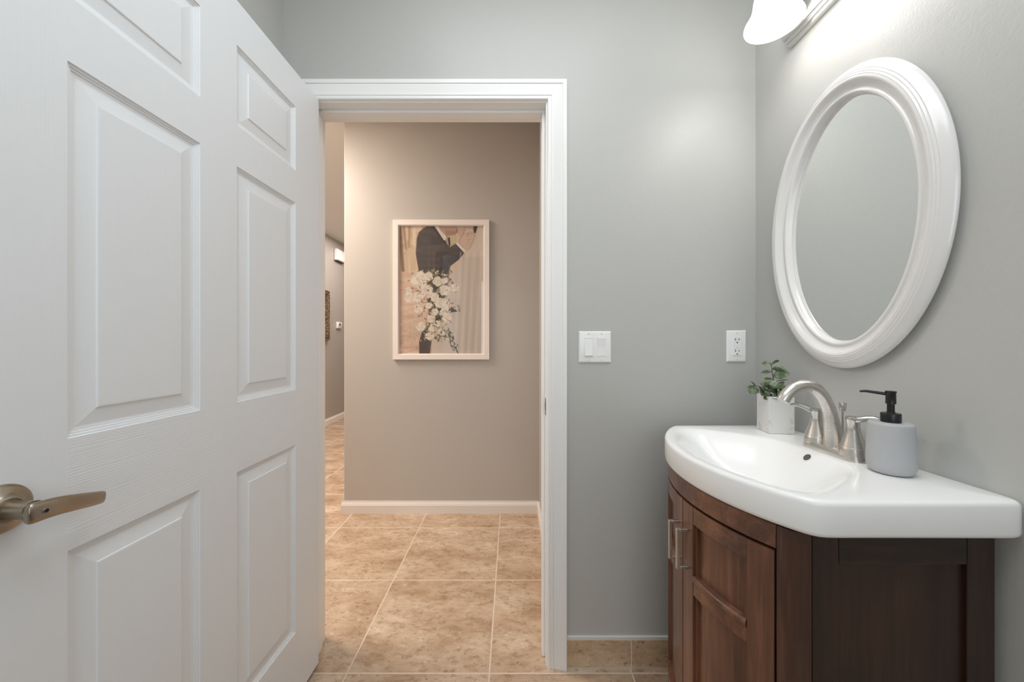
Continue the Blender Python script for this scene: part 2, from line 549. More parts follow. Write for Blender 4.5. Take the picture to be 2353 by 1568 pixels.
b = MB(); b.lathe([(.0034, .0600), (.0034, .0624), (.0026, .0624)], (HU - .004, 0, HZ - .0025), 'Y', 24)
b.build('lock_button_ring', M['nickel2'], rose, smooth=40)
b = MB(); b.lathe([(.0026, .0600), (.0026, .0626)], (HU - .004, 0, HZ - .0025), 'Y', 20)
b.build('lock_hole', M['black'], rose)

# ---------------------------------------------------------------- vanity
VC = (0.844, 0.905)                      # centre of the bow
def bow(R, dy): return VC[0] - math.sqrt(R * R - dy * dy)
TOPZ, TOPH = 0.899, 0.064
R_TOP, R_CAB = 0.429, 0.420


def smooth_polar(ths, C, cons, p):
    out = []
    for t in ths:
        c, s = math.cos(t), math.sin(t)
        out.append(sum((1.0 / max(r, 1e-3)) ** p for r in (k(c, s) for k in cons) if r > 0) ** (-1.0 / p))
    return out


BC = (0.610, 0.905)
def c_circle(R):
    def f(c, s):
        ox, oy = BC[0] - VC[0], BC[1] - VC[1]; bq = ox * c + oy * s
        return -bq + math.sqrt(bq * bq - (ox * ox + oy * oy - R * R))
    return f
def c_half(nx, ny, d):
    def f(c, s):
        k = nx * c + ny * s
        return d / k if k > 1e-6 else -1
    return f


NT_ = 320
ths = [2 * PI * i / NT_ for i in range(NT_)]
ro = smooth_polar(ths, BC, [c_circle(R_TOP), c_half(0, 1, 1.196 - BC[1]), c_half(0, -1, BC[1] - .620), c_half(1, 0, .8785 - BC[0])], 40)
rb_ = smooth_polar(ths, BC, [c_circle(R_TOP - .030), c_half(.579, .815, .178), c_half(.579, -.815, .178), c_half(1, 0, .745 - BC[0])], 6.5)


def ring(rs, z): return [(BC[0] + r * math.cos(t), BC[1] + r * math.sin(t), z) for r, t in zip(rs, ths)]


b = MB(); rows = []
BD = 0.112
rows.append(ring([.004] * NT_, TOPZ - BD))
for q in (.12, .25, .38, .5, .6, .68, .75, .81, .86, .90, .935, .965, .985):
    z = TOPZ - .0034 - (BD - .0034) * (1 - q ** 2.2) ** 1.4
    rows.append(ring([r * q for r in rb_], z))
for dq, z in ((.000, -.0030), (.004, -.0015), (.009, -.0005), (.016, 0)):
    rows.append(ring([r + dq for r in rb_], TOPZ + z))
rows.append(ring([(r + .015) * .5 + (o_ - .009) * .5 for r, o_ in zip(rb_, ro)], TOPZ))
for dq, z in ((-.009, 0), (-.0062, -.0006), (-.0033, -.0022), (-.0012, -.0047), (0, -.0088), (0, -.055), (-.0015, -.060), (-.005, -.0632), (-.010, -TOPH), (-.045, -TOPH)):
    rows.append(ring([o_ + dq for o_ in ro], TOPZ + z))
b.grid(rows, True, True, False)
top = b.build('vanity_sink_top', M['ceramic'], smooth=60)
tag(top, 'white ceramic bow-front sink top with oval basin on the dark cabinet', 'sink')
# overflow hole on the back slope of the bowl
def bowl_pt(t, q):
    i = int(round(t / (2 * PI) * NT_)) % NT_
    z = TOPZ - .0034 - (BD - .0034) * (1 - q ** 2.2) ** 1.4
    return Vector((BC[0] + rb_[i] * q * math.cos(t), BC[1] + rb_[i] * q * math.sin(t), z))
p0, p1 = bowl_pt(0, .89), bowl_pt(0, .93)
nrm = (p1 - p0).normalized().cross(Vector((0, -1, 0))).normalized()
if nrm.z < 0: nrm = -nrm
pc = (p0 + p1) / 2
def disc(prof, c, n, k=28):
    n = Vector(n).normalized(); a = n.cross(Vector((0, 1, 0))).normalized(); bb = n.cross(a); rows = []
    for r, h in prof:
        rows.append([tuple(Vector(c) + n * h + a * (r * math.cos(2 * PI * i / k)) + bb * (r * math.sin(2 * PI * i / k))) for i in range(k)])
    return MB().grid(rows, True, True, True)
ov = disc([(.0125, -.003), (.0122, .0008), (.0108, .0014), (.0094, .0004)], pc, nrm).build('overflow_ring', M['ceramic'], top, smooth=60)
disc([(.0092, -.002), (.0092, .0007)], pc, nrm).build('overflow_hole', flat('overflow_shadowed_channel', lin(96, 92, 86), .6), ov)

# cabinet: seen as body (posts, aprons), side panels and two bowed doors
cab = thing('vanity_cabinet', 'dark espresso wood bow-front cabinet under the white sink top', 'cabinet', (0.70, 0.905, 0))
CB = TOPZ - TOPH
YN, YF = 0.645, 1.165                    # near and far sides
XB = 0.8545
SEAM = 0.227                             # bow half length (in y) to the posts
PX, PXE = bow(R_CAB, SEAM), 0.530


def loc(pts): return [(x - .70, y - .905, z) for x, y, z in pts]


class LB(MB):                            # builder that works in world coordinates but stores cabinet-local ones
    def add(s, vs, fs, mi=0): return MB.add(s, [(x - .70, y - .905, z) for x, y, z in vs], fs, mi)


def arcbox(b, s0, s1, z0, z1, r0, r1, mi=0, n=None, mold=False):
    """box bent along the bow. s = y offset from the middle, r = radial distance"""
    n = n or max(2, int(abs(s1 - s0) / .012)); rows = []
    for i in range(n + 1):
        s = s0 + (s1 - s0) * i / n; a = math.asin(s / R_CAB); c, q = math.cos(a), math.sin(a)
        if mold:
            sec = [(r0, z0), (r1 - .004, z0), (r1 - .001, z0 + (z1 - z0) * .15), (r1, z0 + (z1 - z0) * .4), (r1 - .0005, z0 + (z1 - z0) * .7), (r1 - .003, z1 - .001), (r1 - .006, z1), (r0, z1)]
        else:
            sec = [(r0, z0), (r1, z0), (r1, z1), (r0, z1)]
        rows.append([(VC[0] - r * c, VC[1] + r * q, z) for r, z in sec])
    return b.grid(rows, True, True, True, mi)


# body frame: dark carcass just behind the fronts, then aprons, posts
b = LB(); arcbox(b, -SEAM + .004, SEAM - .004, .10, CB - .002, R_CAB - .034, R_CAB - .024)
b.build('carcass', M['gap'], cab)
b = LB(); arcbox(b, -SEAM, SEAM, .7873, CB - .003, R_CAB - .022, R_CAB)
b.build('apron', M['woodx'], cab, smooth=40, bevel=.0015)
m_post = m_wood('post_wood', 'Z', 1.0, ((40, 24, 18), (70, 44, 33), (120, 80, 56)))
for sg in (-1, 1):
    yo = YN if sg < 0 else YF
    A = np.array([PX, VC[1] + sg * (SEAM + .0018)]); B = np.array([PXE, yo]); d = B - A; nn = np.array([d[1], -d[0]]); nn = nn / np.linalg.norm(nn)
    if nn[0] > 0: nn = -nn
    prof = []
    for i in range(13):
        t = i / 12; p = A + d * t + nn * .0075 * math.sin(PI * t); prof.append(p)
    prof += [B + np.array([.0, -sg * .025]), A + np.array([.03, 0])]
    b = LB(); b.grid([[(p[0], p[1], z) for p in prof] for z in (0.0, CB - .003)], True, True, True)
    b.build('corner_post', m_post, cab, smooth=35)


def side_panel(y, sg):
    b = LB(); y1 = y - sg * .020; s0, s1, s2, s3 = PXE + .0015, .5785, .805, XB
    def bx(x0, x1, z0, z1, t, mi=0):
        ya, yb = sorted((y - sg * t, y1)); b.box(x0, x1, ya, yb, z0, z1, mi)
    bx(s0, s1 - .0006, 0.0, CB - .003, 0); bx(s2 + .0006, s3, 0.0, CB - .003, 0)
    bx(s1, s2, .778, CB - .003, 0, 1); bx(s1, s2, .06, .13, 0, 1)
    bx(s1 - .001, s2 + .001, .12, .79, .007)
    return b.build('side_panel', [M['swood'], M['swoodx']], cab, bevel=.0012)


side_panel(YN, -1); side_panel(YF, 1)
b = LB(); b.box(XB - .012, XB, YN + .021, YF - .021, .10, CB - .01); b.build('back_panel', M['gap'], cab)
b = LB()
rows = []
for z in (.10, .118):
    r = [(XB - .013, YN + .022, z)] + [(bow(R_CAB - .036, s), VC[1] + s, z) for s in np.linspace(-SEAM, SEAM, 24)] + [(XB - .013, YF - .022, z)]
    rows.append(r)
b.grid(rows, True, True, True); b.build('bottom_board', M['gap'], cab)


def bow_door(sg):
    e0, e1 = (.0018 * sg, (SEAM - .0026) * sg)
    a0, a1 = sorted((e0, e1)); zb, zt = .150, .7815
    st = .043; R0, R1 = R_CAB - .020, R_CAB
    b = LB()
    i0, i1 = a0 + st, a1 - st
    arcbox(b, a0, i0 - .0009, zb, zt, R0, R1, 0, 6); arcbox(b, i1 + .0009, a1, zb, zt, R0, R1, 0, 6)
    arcbox(b, i0, i1, .742, zt, R0, R1 - .0010, 1); arcbox(b, i0, i1, .575, .604, R0, R1 - .0010, 1); arcbox(b, i0, i1, zb, .225, R0, R1 - .0010, 1)
    arcbox(b, i0 - .001, i1 + .001, zb + .02, zt - .02, R0 + .001, R1 - .0125, 0)
    # sticking bead around the two openings
    for z0, z1 in ((.604, .742), (.225, .575)):
        arcbox(b, i0, i0 + .007, z0, z1, R0 + .002, R1 - .006, 0, 2); arcbox(b, i1 - .007, i1, z0, z1, R0 + .002, R1 - .006, 0, 2)
        arcbox(b, i0, i1, z1 - .005, z1, R0 + .002, R1 - .006, 1)
        arcbox(b, i0, i1, z0, z0 + .005, R0 + .002, R1 - .006, 1)
    dr = b.build('cabinet_door', [M['wood'], M['woodx']], cab, smooth=40)
    b = LB(); arcbox(b, i0 + .001, i1 - .001, .6045, .620, R0 + .002, R1 + .0035, 0, None, True)
    b.build('rail_moulding', M['woodx'], dr, smooth=50)
    # bar pull
    sm = sg * .021; a = math.asin(sm / R_CAB); c, q = math.cos(a), math.sin(a)
    P = lambda r, z, o=0: (VC[0] - r * c + o * q * 0, VC[1] + r * q + o, z)
    b = LB(); hw = .0042
    def bar(r0, r1, z0, z1):
        x0, x1 = VC[0] - r1 * c, VC[0] - r0 * c; y = VC[1] + R_CAB * q
        b.box(x0, x1, y - hw, y + hw, z0, z1)
    bar(R1 + .019, R1 + .027, .622, .720); bar(R1 - .0005, R1 + .0195, .622, .630); bar(R1 - .0005, R1 + .0195, .712, .720)
    b.build('bar_pull', M['nickel'], dr, bevel=.0012)
    return dr


bow_door(-1); bow_door(1)

# ---------------------------------------------------------------- faucet
FX, FY = .790, .895
fau = thing('faucet', 'brushed nickel arched two-handle faucet on the white sink top', 'faucet', (FX, FY, TOPZ))
b = MB()
def rrect(hx, hy, r, z, k=8):
    out = []
    for cx_, cy_, a0 in ((hx - r, hy - r, 0), (-hx + r, hy - r, PI / 2), (-hx + r, -hy + r, PI), (hx - r, -hy + r, 1.5 * PI)):
        for i in range(k + 1):
            a = a0 + PI / 2 * i / k; out.append((cx_ + r * math.cos(a), cy_ + r * math.sin(a), z))
    return out
rows = [rrect(.0265, .0795, .0255, 0), rrect(.0265, .0795, .0255, .003), rrect(.0245, .0775, .0235, .014), rrect(.0232, .0762, .0222, .0165), rrect(.021, .074, .020, .0172)]
b.grid(rows, True, True, True); b.build('base_plate', M['nickel'], fau, smooth=50)
path = catmull([(0, 0, .015), (-.001, 0, .04), (-.006, 0, .075), (-.013, 0, .108), (-.028, 0, .140), (-.050, 0, .161), (-.075, 0, .166), (-.099, 0, .158), (-.116, 0, .143), (-.126, 0, .128)], 6)
m = len(path); rr = []
for i in range(m):
    q = i / (m - 1); rr.append(.0145 + .0085 * max(0, 1 - q / .33) ** 1.3 - .0006 * q)
b = MB(); b.sweep(path, rr, rr, (0, 1, 0), 32)
b.build('spout', M['nickel'], fau, smooth=60)
b = MB(); b.lathe([(.0022, .015), (.0022, .108)], (.0215, 0, 0), 'Z', 12)
b.sweep([(.0215, 0, .103), (.0215, 0, .107), (.0220, 0, .122), (.0220, 0, .124)], [.0040, .0058, .0075, .0068], [.0040, .0048, .0056, .005], (0, 1, 0), 20, power=3.5)
b.build('lift_rod', M['nickel2'], fau, smooth=50)
for sg in (-1, 1):
    cy = .0508 * sg
    b = MB(); b.lathe([(.0270, .010), (.0258, .020), (.0248, .0290), (.0243, .0298), (.0248, .0308), (.0218, .040), (.0172, .054), (.0136, .067), (.0120, .0745), (.0121, .0748)], (0, cy, 0), 'Z', 40)
    hb = b.build('handle_body', M['nickel'], fau, smooth=40)
    b = MB(); b.lathe([(.0116, .0748), (.0118, .082), (.0128, .089), (.0142, .0945), (.0136, .0985), (.0095, .1005), (.003, .101)], (0, cy, 0), 'Z', 32)
    lx = .030 if sg < 0 else -.006; ll = .55 if sg < 0 else 1.0
    path = catmull([(lx * k_, cy + sg * y_ * ll, z_) for k_, y_, z_ in ((0, .002, .092), (.15, .016, .0945), (.45, .032, .0985), (.8, .050, .1005), (1.05, .066, .098), (1.1, .070, .097))], 4)
    m = len(path)
    b.sweep(path, [.0110 - .0022 * i / m for i in range(m)], [.0085 - .0045 * i / m for i in range(m)], (0, 0, 1), 20, power=2.5)
    b.build('lever', M['nickel2'], hb, smooth=50)

# ---------------------------------------------------------------- soap dispenser
soap = thing('soap_dispenser', 'grey stoneware soap dispenser with black pump beside the faucet', 'soap dispenser', (.7915, .762, TOPZ))
b = MB(); b.lathe([(.020, .0005), (.028, .0008), (.0325, .003), (.0358, .0075), (.0378, .0145), (.0383, .024), (.0380, .050), (.0366, .085), (.0358, .100), (.0352, .1035), (.0335, .1050), (.0295, .1056), (.0165, .1058)], n=64)
b.build('bottle', M['soap'], soap, smooth=50)
b = MB(); b.lathe([(.0158, .1055), (.0160, .107), (.0160, .123), (.0152, .1245), (.0075, .1255), (.0070, .127)], n=40)
b.build('collar', M['black'], soap, smooth=40)
b = MB(); b.lathe([(.0060, .125), (.0060, .146)], n=28); b.lathe([(.0085, .144), (.0082, .1455), (.0080, .1665), (.0090, .168), (.0090, .1698), (.0082, .1703)], n=32)
pm = b.build('pump_head', M['black'], soap, smooth=40)
path = catmull([(-.004, .003, .1635), (-.018, .012, .1655), (-.032, .020, .1675), (-.038, .024, .1670), (-.0405, .0252, .1660)], 4); m = len(path)
b = MB(); b.sweep(path, [.0034 - .0012 * i / m for i in range(m)], [.0034 - .0014 * i / m for i in range(m)], (0, 0, 1), 14)
b.build('nozzle', M['black'], pm, smooth=60)

# ---------------------------------------------------------------- plant in a square pot
PA = math.radians(-8.0)
pot_c = (.801, 1.1105)
pl = thing('potted_plant', 'small green eucalyptus sprig in a square white marble pot on the sink', 'plant', (pot_c[0], pot_c[1], TOPZ), PA)
b = MB(); hw, ph, tk = .0345, .110, .005
sq = lambda h, z: [(-h, -h, z), (h, -h, z), (h, h, z), (-h, h, z)]
b.grid([sq(hw, .0005), sq(hw, ph), sq(hw - tk, ph), sq(hw - tk, ph - .012)], True, True, False)
b.build('pot', M['marble'], pl, bevel=.0008)
b = MB(); b.add(sq(hw - tk, ph - .011), [(0, 1, 2, 3)]); b.build('filling', M['soil'], pl)


def leaf(b, base, direc, L, W, roll, curl, cup):
    d = Vector(direc).normalized(); side = d.cross(Vector((0, 0, 1)))
    side = side.normalized() if side.length > 1e-3 else Vector((1, 0, 0)); up = side.cross(d).normalized()
    side, up = side * math.cos(roll) + up * math.sin(roll), up * math.cos(roll) - side * math.sin(roll)
    rows = []; N = 9
    for i in range(N):
        t = i / (N - 1); wd = W * (math.sin(PI * min(1, t * .97 + .03)) ** .62) * (1 - .15 * t) if 0 < t < 1 else .0006
        if t == 1: wd = .0003
        c = Vector(base) + d * (L * t) + up * (curl * L * (t * t) * -1)
        rows.append([tuple(c + side * (wd * k) + up * (cup * wd * (k * k))) for k in (-1, -.5, 0, .5, 1)])
    b.grid(rows)


rng = random.Random(5)
def sprig(path, leaves):
    """path in pot-local coords; leaves: (t along path, direction, length, width, roll, curl)"""
    P = catmull(path, 5); m = len(P)
    st = MB().sweep(P, [.0013 - .0006 * i / m for i in range(m)], [.0013 - .0006 * i / m for i in range(m)], (.3, 1, .1), 8).build('stem', M['stem'], pl, smooth=60)
    b = MB()
    for t, d, L, W, ro_, cu in leaves:
        p = P[min(m - 1, int(t * (m - 1)))]
        leaf(b, p, d, L * 1.08, W * 1.28, ro_, cu, .35)
    o = b.build('leaves', M['leaf'], st, smooth=180)
    sd = o.modifiers.new('thickness', 'SOLIDIFY'); sd.thickness = .0005
    return st


sprig([(.010, .005, .098), (.006, .002, .130), (-.006, 0, .166), (-.012, -.004, .204)],
      [(1, (-1, -.1, .10), .026, .0085, .9, .1), (1, (1, .2, .55), .024, .0080, .7, .1), (.9, (1, -.3, -.10), .036, .0120, .7, .1),
       (.82, (-1, .2, -.25), .030, .0075, .5, .1), (.72, (1, -.2, .35), .042, .0120, -1.1, .1), (.62, (-1, -.2, -.2), .034, .0110, .3, .2),
       (.55, (1, -.1, .28), .034, .0045, .3, .1), (.45, (-1, -.5, .05), .036, .0100, .8, .1), (.40, (.9, -.3, -.35), .034, .0105, .8, .2),
       (.30, (-.9, -.4, .15), .034, .0120, .9, .1)])
sprig([(-.006, -.008, .098), (-.022, -.012, .120), (-.044, -.014, .135), (-.066, -.010, .140)],
      [(1, (-.35, -.1, -.95), .026, .0140, 1.2, -.1), (.95, (-.5, -.3, .6), .020, .0060, .4, .1), (.85, (.1, -.6, -.8), .028, .0120, .6, .1),
       (.65, (-.4, -.6, .35), .030, .0120, .9, .1), (.6, (.7, -.2, .6), .030, .0110, .8, .1), (.4, (-.8, -.4, -.35), .026, .0100, .8, .1),
       (.15, (-1, -.5, -.05), .034, .0095, .7, .1)])
sprig([(.004, -.012, .098), (.008, -.016, .112), (.010, -.018, .124), (.004, -.020, .140)],
      [(1, (-.8, -.3, .2), .034, .0110, .9, .1), (.9, (.6, -.2, -.8), .040, .0150, 1.1, .1), (.7, (-.5, -.5, -.7), .028, .0120, .9, .1),
       (.5, (1, -.3, .25), .030, .0120, .9, .1), (.3, (-.9, -.6, .0), .036, .0100, .7, .1), (.1, (.5, -.9, .25), .030, .0110, .7, .2),
       (.8, (.2, .5, .6), .028, .0120, .6, .1)])

# ---------------------------------------------------------------- oval mirror
MC = (0.955, 1.487); MA, MBq = .252, .384
mir = thing('oval_mirror', 'large oval mirror with wide moulded white frame on the right wall', 'mirror', (XR, MC[0], MC[1]))
prof = [(-.020, .0008), (-.016, .0060), (-.006, .0100), (-.001, .0130), (0, .0155), (-.0012, .0190), (-.006, .0240), (-.012, .0275), (-.0175, .0322), (-.0187, .0317), (-.0200, .0323), (-.0232, .0346), (-.0244, .0340), (-.0256, .0345), (-.0286, .0364), (-.0298, .0358),
        (-.0310, .0360), (-.0335, .0370), (-.0375, .0358), (-.0410, .0330), (-.0450, .0285), (-.0500, .0240), (-.0550, .0218), (-.0575, .0222), (-.0590, .0240), (-.0620, .0254), (-.0655, .0245), (-.0680, .0205), (-.0690, .0140), (-.070, .0085), (-.072, .0080), (-.072, .0008)]
N = 128; rows = []
for i in range(N):
    t = 2 * PI * i / N; c, s_ = math.cos(t), math.sin(t)
    nx, nz = c / MA, s_ / MBq; l = math.hypot(nx, nz); nx, nz = nx / l, nz / l
    rows.append([(-h, MA * c + p * nx, MBq * s_ + p * nz) for p, h in prof])
rows.append(rows[0])
b = MB(); b.grid(rows); b.build('mirror_frame', M['mframe'], mir, smooth=50)
gl = []; gb = []
for i in range(N):
    t = 2 * PI * i / N; c, s_ = math.cos(t), math.sin(t)
    nx, nz = c / MA, s_ / MBq; l = math.hypot(nx, nz); p = -.0715
    y, z = MA * c + p * nx / l, MBq * s_ + p * nz / l
    gl.append((-.008, y, z)); gb.append((-.004, y, z))
b = MB(); b.grid([gb, gl], True, True, True); b.build('mirror_glass', M['mirror'], mir)

# ---------------------------------------------------------------- vanity light
vl = thing('vanity_light', 'brushed nickel wall light bar with glowing white glass shades above the mirror', 'wall light', (XR, .955, 2.15))
half = [(-.0005, -.056), (-.014, -.055), (-.0165, -.050), (-.0165, -.0475), (-.022, -.0465), (-.0245, -.0415), (-.0245, -.0390), (-.0305, -.0380), (-.0345, -.0320), (-.0365, -.020)]
pr = half + [(x, -z) for x, z in reversed(half)]
ya, yb = -.189, .189
b = MB(); b.grid([[(x, y, z) for x, z in pr] for y in (ya, ya + .0001, yb - .0001, yb)], True, True, True)
b.build('light_bar', M['nickel2'], vl, smooth=45)
for sy in (.095, -.095):
    path = catmull([(-.034, sy, .015), (-.060, sy, .035), (-.095, sy, .058), (-.122, sy, .070)], 5); m = len(path)
    b = MB(); b.sweep(path, [.008] * m, [.008] * m, (0, 1, 0), 16)
    b.lathe([(.010, .090), (.024, .084), (.027, .066), (.027, .050)], (-.127, sy, 0), 'Z', 32)
    ar = b.build('shade_holder', M['nickel2'], vl, smooth=50)
    pf = [(.0725, -.062), (.0735, -.060), (.0715, -.054), (.0630, -.040), (.0550, -.024), (.0510, -.006), (.0490, .012), (.0450, .032), (.0380, .048), (.0260, .058), (.0250, .062)]
    inner = [(r - .003, z) for r, z in reversed(pf[1:])]
    b = MB(); b.lathe(pf + inner, (-.127, sy, 0), 'Z', 56, cap0=False, cap1=False)
    b.build('glass_shade', M['shade'], ar, smooth=60)
    b = MB(); b.lathe([(.004, .05), (.013, .04), (.016, .02), (.024, -.002), (.027, -.016), (.022, -.032), (.010, -.040), (.002, -.041)], (-.127, sy, 0), 'Z', 28)
    b.build('bulb', M['bulb'], ar, smooth=60)

# ---------------------------------------------------------------- switch plate and outlet on the door wall
def wall_plate(name, label, cat, cx_, cz, w_, h_):
    t = thing(name, label, cat, (cx_, YD, cz))
    rows = [[(sx * (w_ / 2 - d), -h, sz * (h_ / 2 - d)) for sx, sz in ((-1, -1), (1, -1), (1, 1), (-1, 1))] for d, h in ((0, .0003), (0, .002), (.0035, .0055), (.006, .0062))]
    MB().grid(rows, True, True, True).build('cover_plate', M['plate'], t, smooth=20)
    return t


def screw(t, x, z):
    b = MB(); b.lathe([(.0032, -.0060), (.0030, -.0068), (.0016, -.0072)], (x, 0, z), 'Y', 16); s_ = b.build('screw', M['plate'], t)
    MB().box(x - .0004, x + .0004, -.0074, -.0068, z - .0024, z + .0024).build('screw_slot', M['slot'], s_)


sw = wall_plate('light_switch', 'white double rocker light switch on the wall right of the doorway', 'light switch', .2985, 1.153, .1165, .1135)
for i, sx in enumerate((-.023, .023)):
    rows = [[(sx + a * (.0168 - d), -h, c_ * (.0335 - d)) for a, c_ in ((-1, -1), (1, -1), (1, 1), (-1, 1))] for d, h in ((0, .006), (0, .0072), (.0012, .0074), (.0013, .0055))]
    fr = MB().grid(rows, True, True, True).build('rocker_frame', M['plate'], sw)
    z0, z1 = -.0315, .0315
    y_top, y_bot = (-.0065, -.0115) if i == 0 else (-.0095, -.0068)
    b = MB(); w_ = .0145
    sec = [(z0, -.004), (z0, y_bot), (0, -.0086), (z1, y_top), (z1, -.004)] if i == 0 else [(z0, -.004), (z0, y_bot), (0, -.0070), (z1, y_top - .001), (z1, -.004)]
    b.grid([[(sx + q * w_, y, z) for z, y in sec] for q in (-1, 1)], True, True, True)
    b.build('rocker', M['plate'], fr, bevel=.0006)
    screw(sw, sx, .0475); screw(sw, sx, -.0475)
ol = wall_plate('wall_outlet', 'white double power outlet on the wall above the sink corner', 'power outlet', .8085, 1.156, .0700, .1135)
rc = MB().box(-.0165, .0165, -.0082, -.005, -.0335, .0335).build('receptacle', M['plate'], ol, bevel=.001)
for zc in (.0205, -.0205):
    for x_, hh in ((-.0063, .0042), (.0063, .0034)):
        MB().box(x_ - .0011, x_ + .0011, -.0085, -.0079, zc + .004 - hh, zc + .004 + hh).build('slot', M['slot'], rc)
    b = MB(); b.lathe([(.0024, -.0079), (.0024, -.0085)], (0, 0, zc - .0075), 'Y', 16); b.build('ground_hole', M['slot'], rc)
for zc in (.0035, -.0035):
    MB().box(-.007, .007, -.0092, -.008, zc - .0022, zc + .0022).build('reset_button', M['plate'], rc, bevel=.0004)
screw(ol, 0, .0475); screw(ol, 0, -.0475)

# ---------------------------------------------------------------- framed wedding photograph in the hall
PW0, PW1, PZ0, PZ1 = -.8085, -.1545, 1.050, 2.000
pcx, pcz = (PW0 + PW1) / 2, (PZ0 + PZ1) / 2
pic = thing('framed_photo', 'white framed wedding photograph with a bouquet on the hall wall', 'picture', (pcx, HY, pcz))
hw, hh, fw = (PW1 - PW0) / 2, (PZ1 - PZ0) / 2, .036
rows = []
for d, h in ((0, .001), (0, .021), (.001, .022), (fw - .002, .022), (fw, .021), (fw, .010), (fw + .004, .010), (fw + .004, .001)):
    rows.append([(-hw + d, -h, -hh + d), (hw - d, -h, -hh + d), (hw - d, -h, hh - d), (-hw + d, -h, hh - d)])
b = MB(); b.grid(rows, True); b.build('frame', M['pframe'], pic)
iw, ih = hw - fw, hh - fw


def paint():
    """the print as a small raster (rows top to bottom); coordinates follow an 831 x 1258 sheet"""
    W, H = 208, 314; r = np.random.RandomState(7)
    X, Y = np.meshgrid((np.arange(W) + .5) / W * 831, (np.arange(H) + .5) / H * 1258)
    L = lambda *c: np.array(lin(*c)[:3])
    img = np.zeros((H, W, 3))

    def vnoise(sx, sy):
        gx, gy = int(831 / sx) + 3, int(1258 / sy) + 3; g = r.rand(gy, gx)
        u, v = X / sx, Y / sy; i, j = u.astype(int), v.astype(int); fu, fv = u - i, v - j
        fu, fv = fu * fu * (3 - 2 * fu), fv * fv * (3 - 2 * fv)
        return (g[j, i] * (1 - fu) + g[j, i + 1] * fu) * (1 - fv) + (g[j + 1, i] * (1 - fu) + g[j + 1, i + 1] * fu) * fv

    def blend(mask, col):
        img[:] = img * (1 - mask[..., None]) + np.asarray(col) * mask[..., None]

    def poly(pts, soft=3.0):
        pts = [(x - 152, y - 160) for x, y in pts]; ins = np.zeros((H, W), bool); dist = np.full((H, W), 1e9); n = len(pts)
        for k in range(n):
            (x0, y0), (x1, y1) = pts[k], pts[(k + 1) % n]
            if y0 != y1:
                c = ((y0 > Y) != (y1 > Y)) & (X < (x1 - x0) * (Y - y0) / (y1 - y0) + x0); ins ^= c
            dx, dy = x1 - x0, y1 - y0; t = np.clip(((X - x0) * dx + (Y - y0) * dy) / (dx * dx + dy * dy + 1e-9), 0, 1)
            dist = np.minimum(dist, np.hypot(X - x0 - t * dx, Y - y0 - t * dy))
        sd = np.where(ins, dist, -dist)
        return np.clip(sd / (2 * soft) + .5, 0, 1)

    wx, wy = 16 * (vnoise(34, 34) - .5) + 12 * (vnoise(14, 14) - .5), 16 * (vnoise(34, 34) - .5) + 12 * (vnoise(14, 14) - .5)

    def ell(cx_, cy_, a, b_, ang=0.0, soft=.25):
        u, v = X + wx - (cx_ - 152), Y + wy - (cy_ - 160); c, s_ = math.cos(ang), math.sin(ang)
        d = np.sqrt(((u * c + v * s_) / a) ** 2 + ((v * c - u * s_) / b_) ** 2)
        return np.clip((1 - d) / soft, 0, 1)
    # woodland and leaf litter
    img[:] = L(216, 190, 160)
    blend(np.clip(vnoise(90, 200) * 1.6 - .5, 0, 1) * .8, L(178, 146, 112)); blend(np.clip(vnoise(26, 240) * 2 - .9, 0, 1) * .6 * (Y < 480), L(236, 222, 200))
    blend(np.clip(vnoise(30, 40) * 2 - .9, 0, 1) * .6 * (Y < 280), L(168, 142, 92))
    blend(np.clip((Y - 400) / 160, 0, 1), L(222, 188, 164)); blend(np.clip(vnoise(130, 34) * 2 - .8, 0, 1) * .7 * (Y > 440), L(190, 152, 128))
    blend(np.clip(vnoise(60, 18) * 2 - .9, 0, 1) * .6 * (Y > 440), L(238, 214, 194)); blend(vnoise(160, 120) * .7 * np.clip((Y - 700) / 200, 0, 1), L(198, 176, 156))
    blend(np.clip(vnoise(22, 16) * 2 - 1, 0, 1) * .5 * np.clip((Y - 800) / 200, 0, 1), L(170, 148, 128))
    for x0, x1, wd, yb_, cc in ((160, 195, 16, 610, (122, 88, 60)), (300, 300, 14, 360, (226, 208, 184)), (200, 225, 8, 400, (150, 118, 86)), (258, 250, 6, 380, (156, 122, 88))):
        blend(poly([(x0 - wd, 160), (x0 + wd, 160), (x1 + wd, yb_), (x1 - wd, yb_)], 6) * .8, L(*cc))
    blend(poly([(640, 258), (780, 258), (740, 330), (690, 340), (640, 360)], 5), L(202, 184, 148))
    # gown and veil on the right
    blend(poly([(915, 160), (990, 160), (990, 1425), (470, 1425), (480, 1250), (560, 1150), (650, 1000), (660, 640), (740, 530), (790, 440), (860, 350)], 8), L(206, 192, 178))
    blend(vnoise(26, 700) * .35 * (X > 560), L(226, 214, 202)); blend(vnoise(140, 200) * .3 * (X > 520) * (Y > 700), L(186, 172, 156))
    blend(poly([(925, 160), (985, 160), (985, 460), (790, 470), (850, 360)], 8) * .55, L(222, 204, 188))
    # suit
    suit = poly([(440, 160), (395, 185), (350, 222), (328, 285), (318, 440), (345, 600), (380, 660), (560, 660), (640, 600), (650, 560), (740, 490), (792, 425), (705, 335), (650, 372), (632, 350), (600, 300), (545, 230), (500, 160)])
    blend(suit, L(66, 58, 56)); blend(suit * np.clip(vnoise(90, 30) * 2 - .8, 0, 1) * .5, L(100, 90, 84)); blend(suit * vnoise(30, 90) * .3, L(42, 36, 36))
    blend(poly([(470, 160), (500, 160), (600, 300), (640, 390), (600, 350), (510, 225)], 3), L(48, 42, 42))
